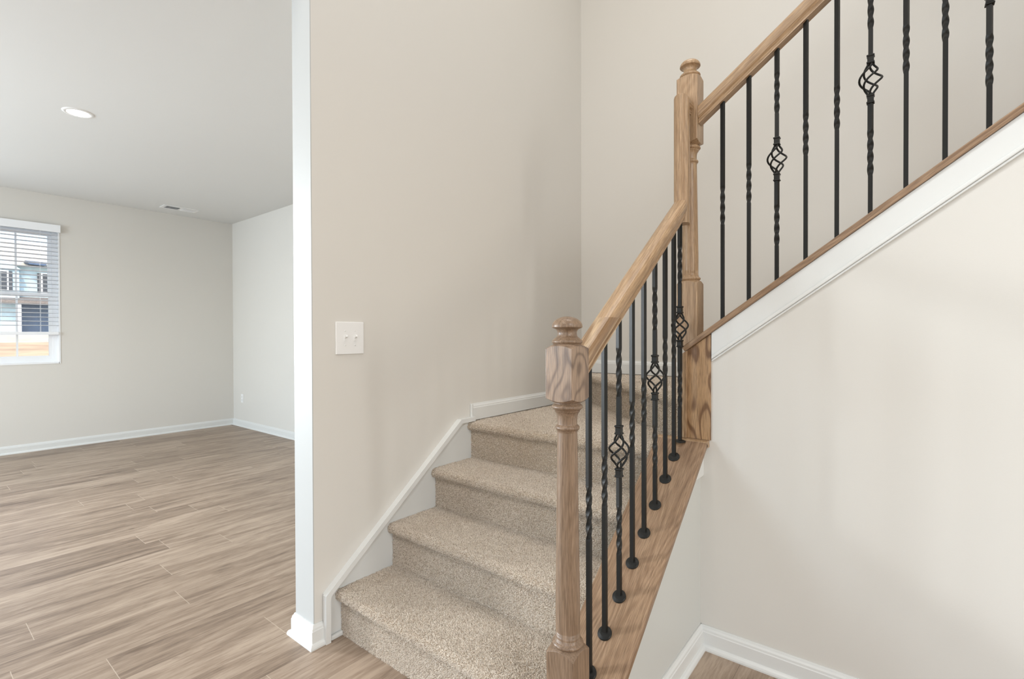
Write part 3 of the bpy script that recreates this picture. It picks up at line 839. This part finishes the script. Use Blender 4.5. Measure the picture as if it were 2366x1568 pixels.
obj('casing', boxes((wx1-.004, wx1+.010, YC-.006, YC+.002, wz0-.012, wz1+.01), (wx0-.010, wx0+.004, YC-.006, YC+.002, wz0-.012, wz1+.01), (wx0, wx1, YC-.006, YC+.002, wz0-.012, wz0+.004)), M['vinyl'], w1)
bl = tag(empty('window_blind', (cxw, YC, wz1)), 'white horizontal slat blind pulled two thirds down over the far window', 'blind')
BLO = Vector(bl.location)
def off(bm, o_):
    for v in bm.verts: v.co -= o_
    return bm
obj('valance', off(boxes((wx0-.02, wx1+.012, YC-.052, YC-.040, wz1-.055, wz1+.025), (wx1+.0, wx1+.012, YC-.040, YC-.001, wz1-.055, wz1+.025), (wx0-.02, wx0-.008, YC-.040, YC-.001, wz1-.055, wz1+.025)), BLO), M['vinyl'], bl, bevel=.003)
obj('head_rail', off(boxes((wx0+.006, wx1-.006, YC-.036, YC+.016, wz1-.05, wz1-.005)), BLO), M['vinyl'], bl)
bm = bmesh.new()
zz = wz1-.085; nsl = 0
while zz > 1.30:
    mt = Matrix.Translation((cxw, YC-.010, zz)) @ Matrix.Rotation(math.radians(-6), 4, 'X')
    box(bm, -(wx1-wx0)/2+.006, (wx1-wx0)/2-.006, -.024, .024, -.0014, .0014, mt); zz -= .0445
obj('slats', off(bm, BLO), M['slat'], bl)
obj('bottom_rail', off(boxes((wx0+.006, wx1-.006, YC-.034, YC+.014, 1.236, 1.268)), BLO), M['vinyl'], bl, bevel=.003)
for xx in (wx0+.15, cxw, wx1-.15):
    obj('ladder_cord', off(boxes((xx-.001, xx+.001, YC-.0355, YC-.0345, 1.25, wz1-.04), (xx-.001, xx+.001, YC+.0145, YC+.0155, 1.25, wz1-.04)), BLO), M['vinyl'], bl)

# ------------------------------------------------------------------ outside
def strip_ground(pts, x0, x1):
    bm = bmesh.new(); prism(bm, pts + [(pts[-1][0], -3), (pts[0][0], -3)], 'x', x0, x1); return bm
struct('ground', strip_ground([(7.6, -.4), (8.2, -.2), (9.6, .80), (14.2, 1.10)], -30, 40), M['dirt'], 'bare orange dirt yard outside the window')
tag(obj('grass_verge', strip_ground([(14.2, 1.10), (20.5, 1.27)], -30, 40), M['drygrass']), 'strip of pale dry grass beyond the dirt yard', 'grass', kind='stuff')
struct('road', strip_ground([(20.5, 1.27), (45, 1.45)], -30, 40), M['road'], 'pale concrete street beyond the grass')
hs = tag(empty('neighbouring_house', (4, 36, 1.6)), 'pale blue house with cream roof seen through the far window', 'house')
HO = Vector(hs.location)
obj('wall', off(boxes((-6, 12, 34, 42, 1.2, 4.8)), HO), M['siding'], hs)
bm = bmesh.new(); prism(bm, [(33.5, 4.68), (42.5, 4.68), (38, 6.35)], 'x', -6.5, 12.5); obj('roof', off(bm, HO), M['roof'], hs)
bm = bmesh.new(); prism(bm, [(1.2, 4.4), (4.05, 4.4), (2.6, 5.6)], 'y', 33.2, 36); obj('gable', off(bm, HO), M['siding'], hs)
obj('gable_wall', off(boxes((1.2, 3.95, 33.3, 34, 1.2, 4.4)), HO), M['siding'], hs)
bm = bmesh.new(); prism(bm, [(4.15, 4.90), (5.0, 4.88), (4.85, 4.72), (4.30, 4.74)], 'y', 33.2, 33.9); obj('dormer_eave', off(bm, HO), M['darkblue'], hs)
obj('garage_door', off(boxes((4.02, 6.6, 33.8, 34.05, 1.3, 2.78)), HO), M['darkblue'], hs)
bm = bmesh.new(); prism(bm, [(32.4, 2.80), (34.2, 2.80), (34.2, 3.22), (32.4, 2.95)], 'x', 1.0, 7.0); obj('porch_roof', off(bm, HO), M['shingle'], hs)
obj('porch_column', off(boxes((3.78, 3.93, 32.6, 32.75, 1.3, 2.8)), HO), M['vinyl'], hs)
for (a, c, e, gz, yy) in ((2.7, 3.52, 3.45, 4.30, 33.3), (4.86, 5.7, 3.45, 4.36, 34.0)):
    f_ = obj('window', off(boxes((a-.06, c+.06, yy-.10, yy+.01, e-.06, gz+.06), ), HO), M['vinyl'], hs)
    obj('pane', off(boxes((a, c, yy-.13, yy-.09, e, gz)), HO), M['darkglass'], f_)
    for xx in (a-.19, c+.08): obj('shutter', off(boxes((xx, xx+.11, yy-.08, yy+.01, e-.03, gz+.03)), HO), M['darkglass'], hs)

for o in D.objects:
    if 'org' in o: del o['org']
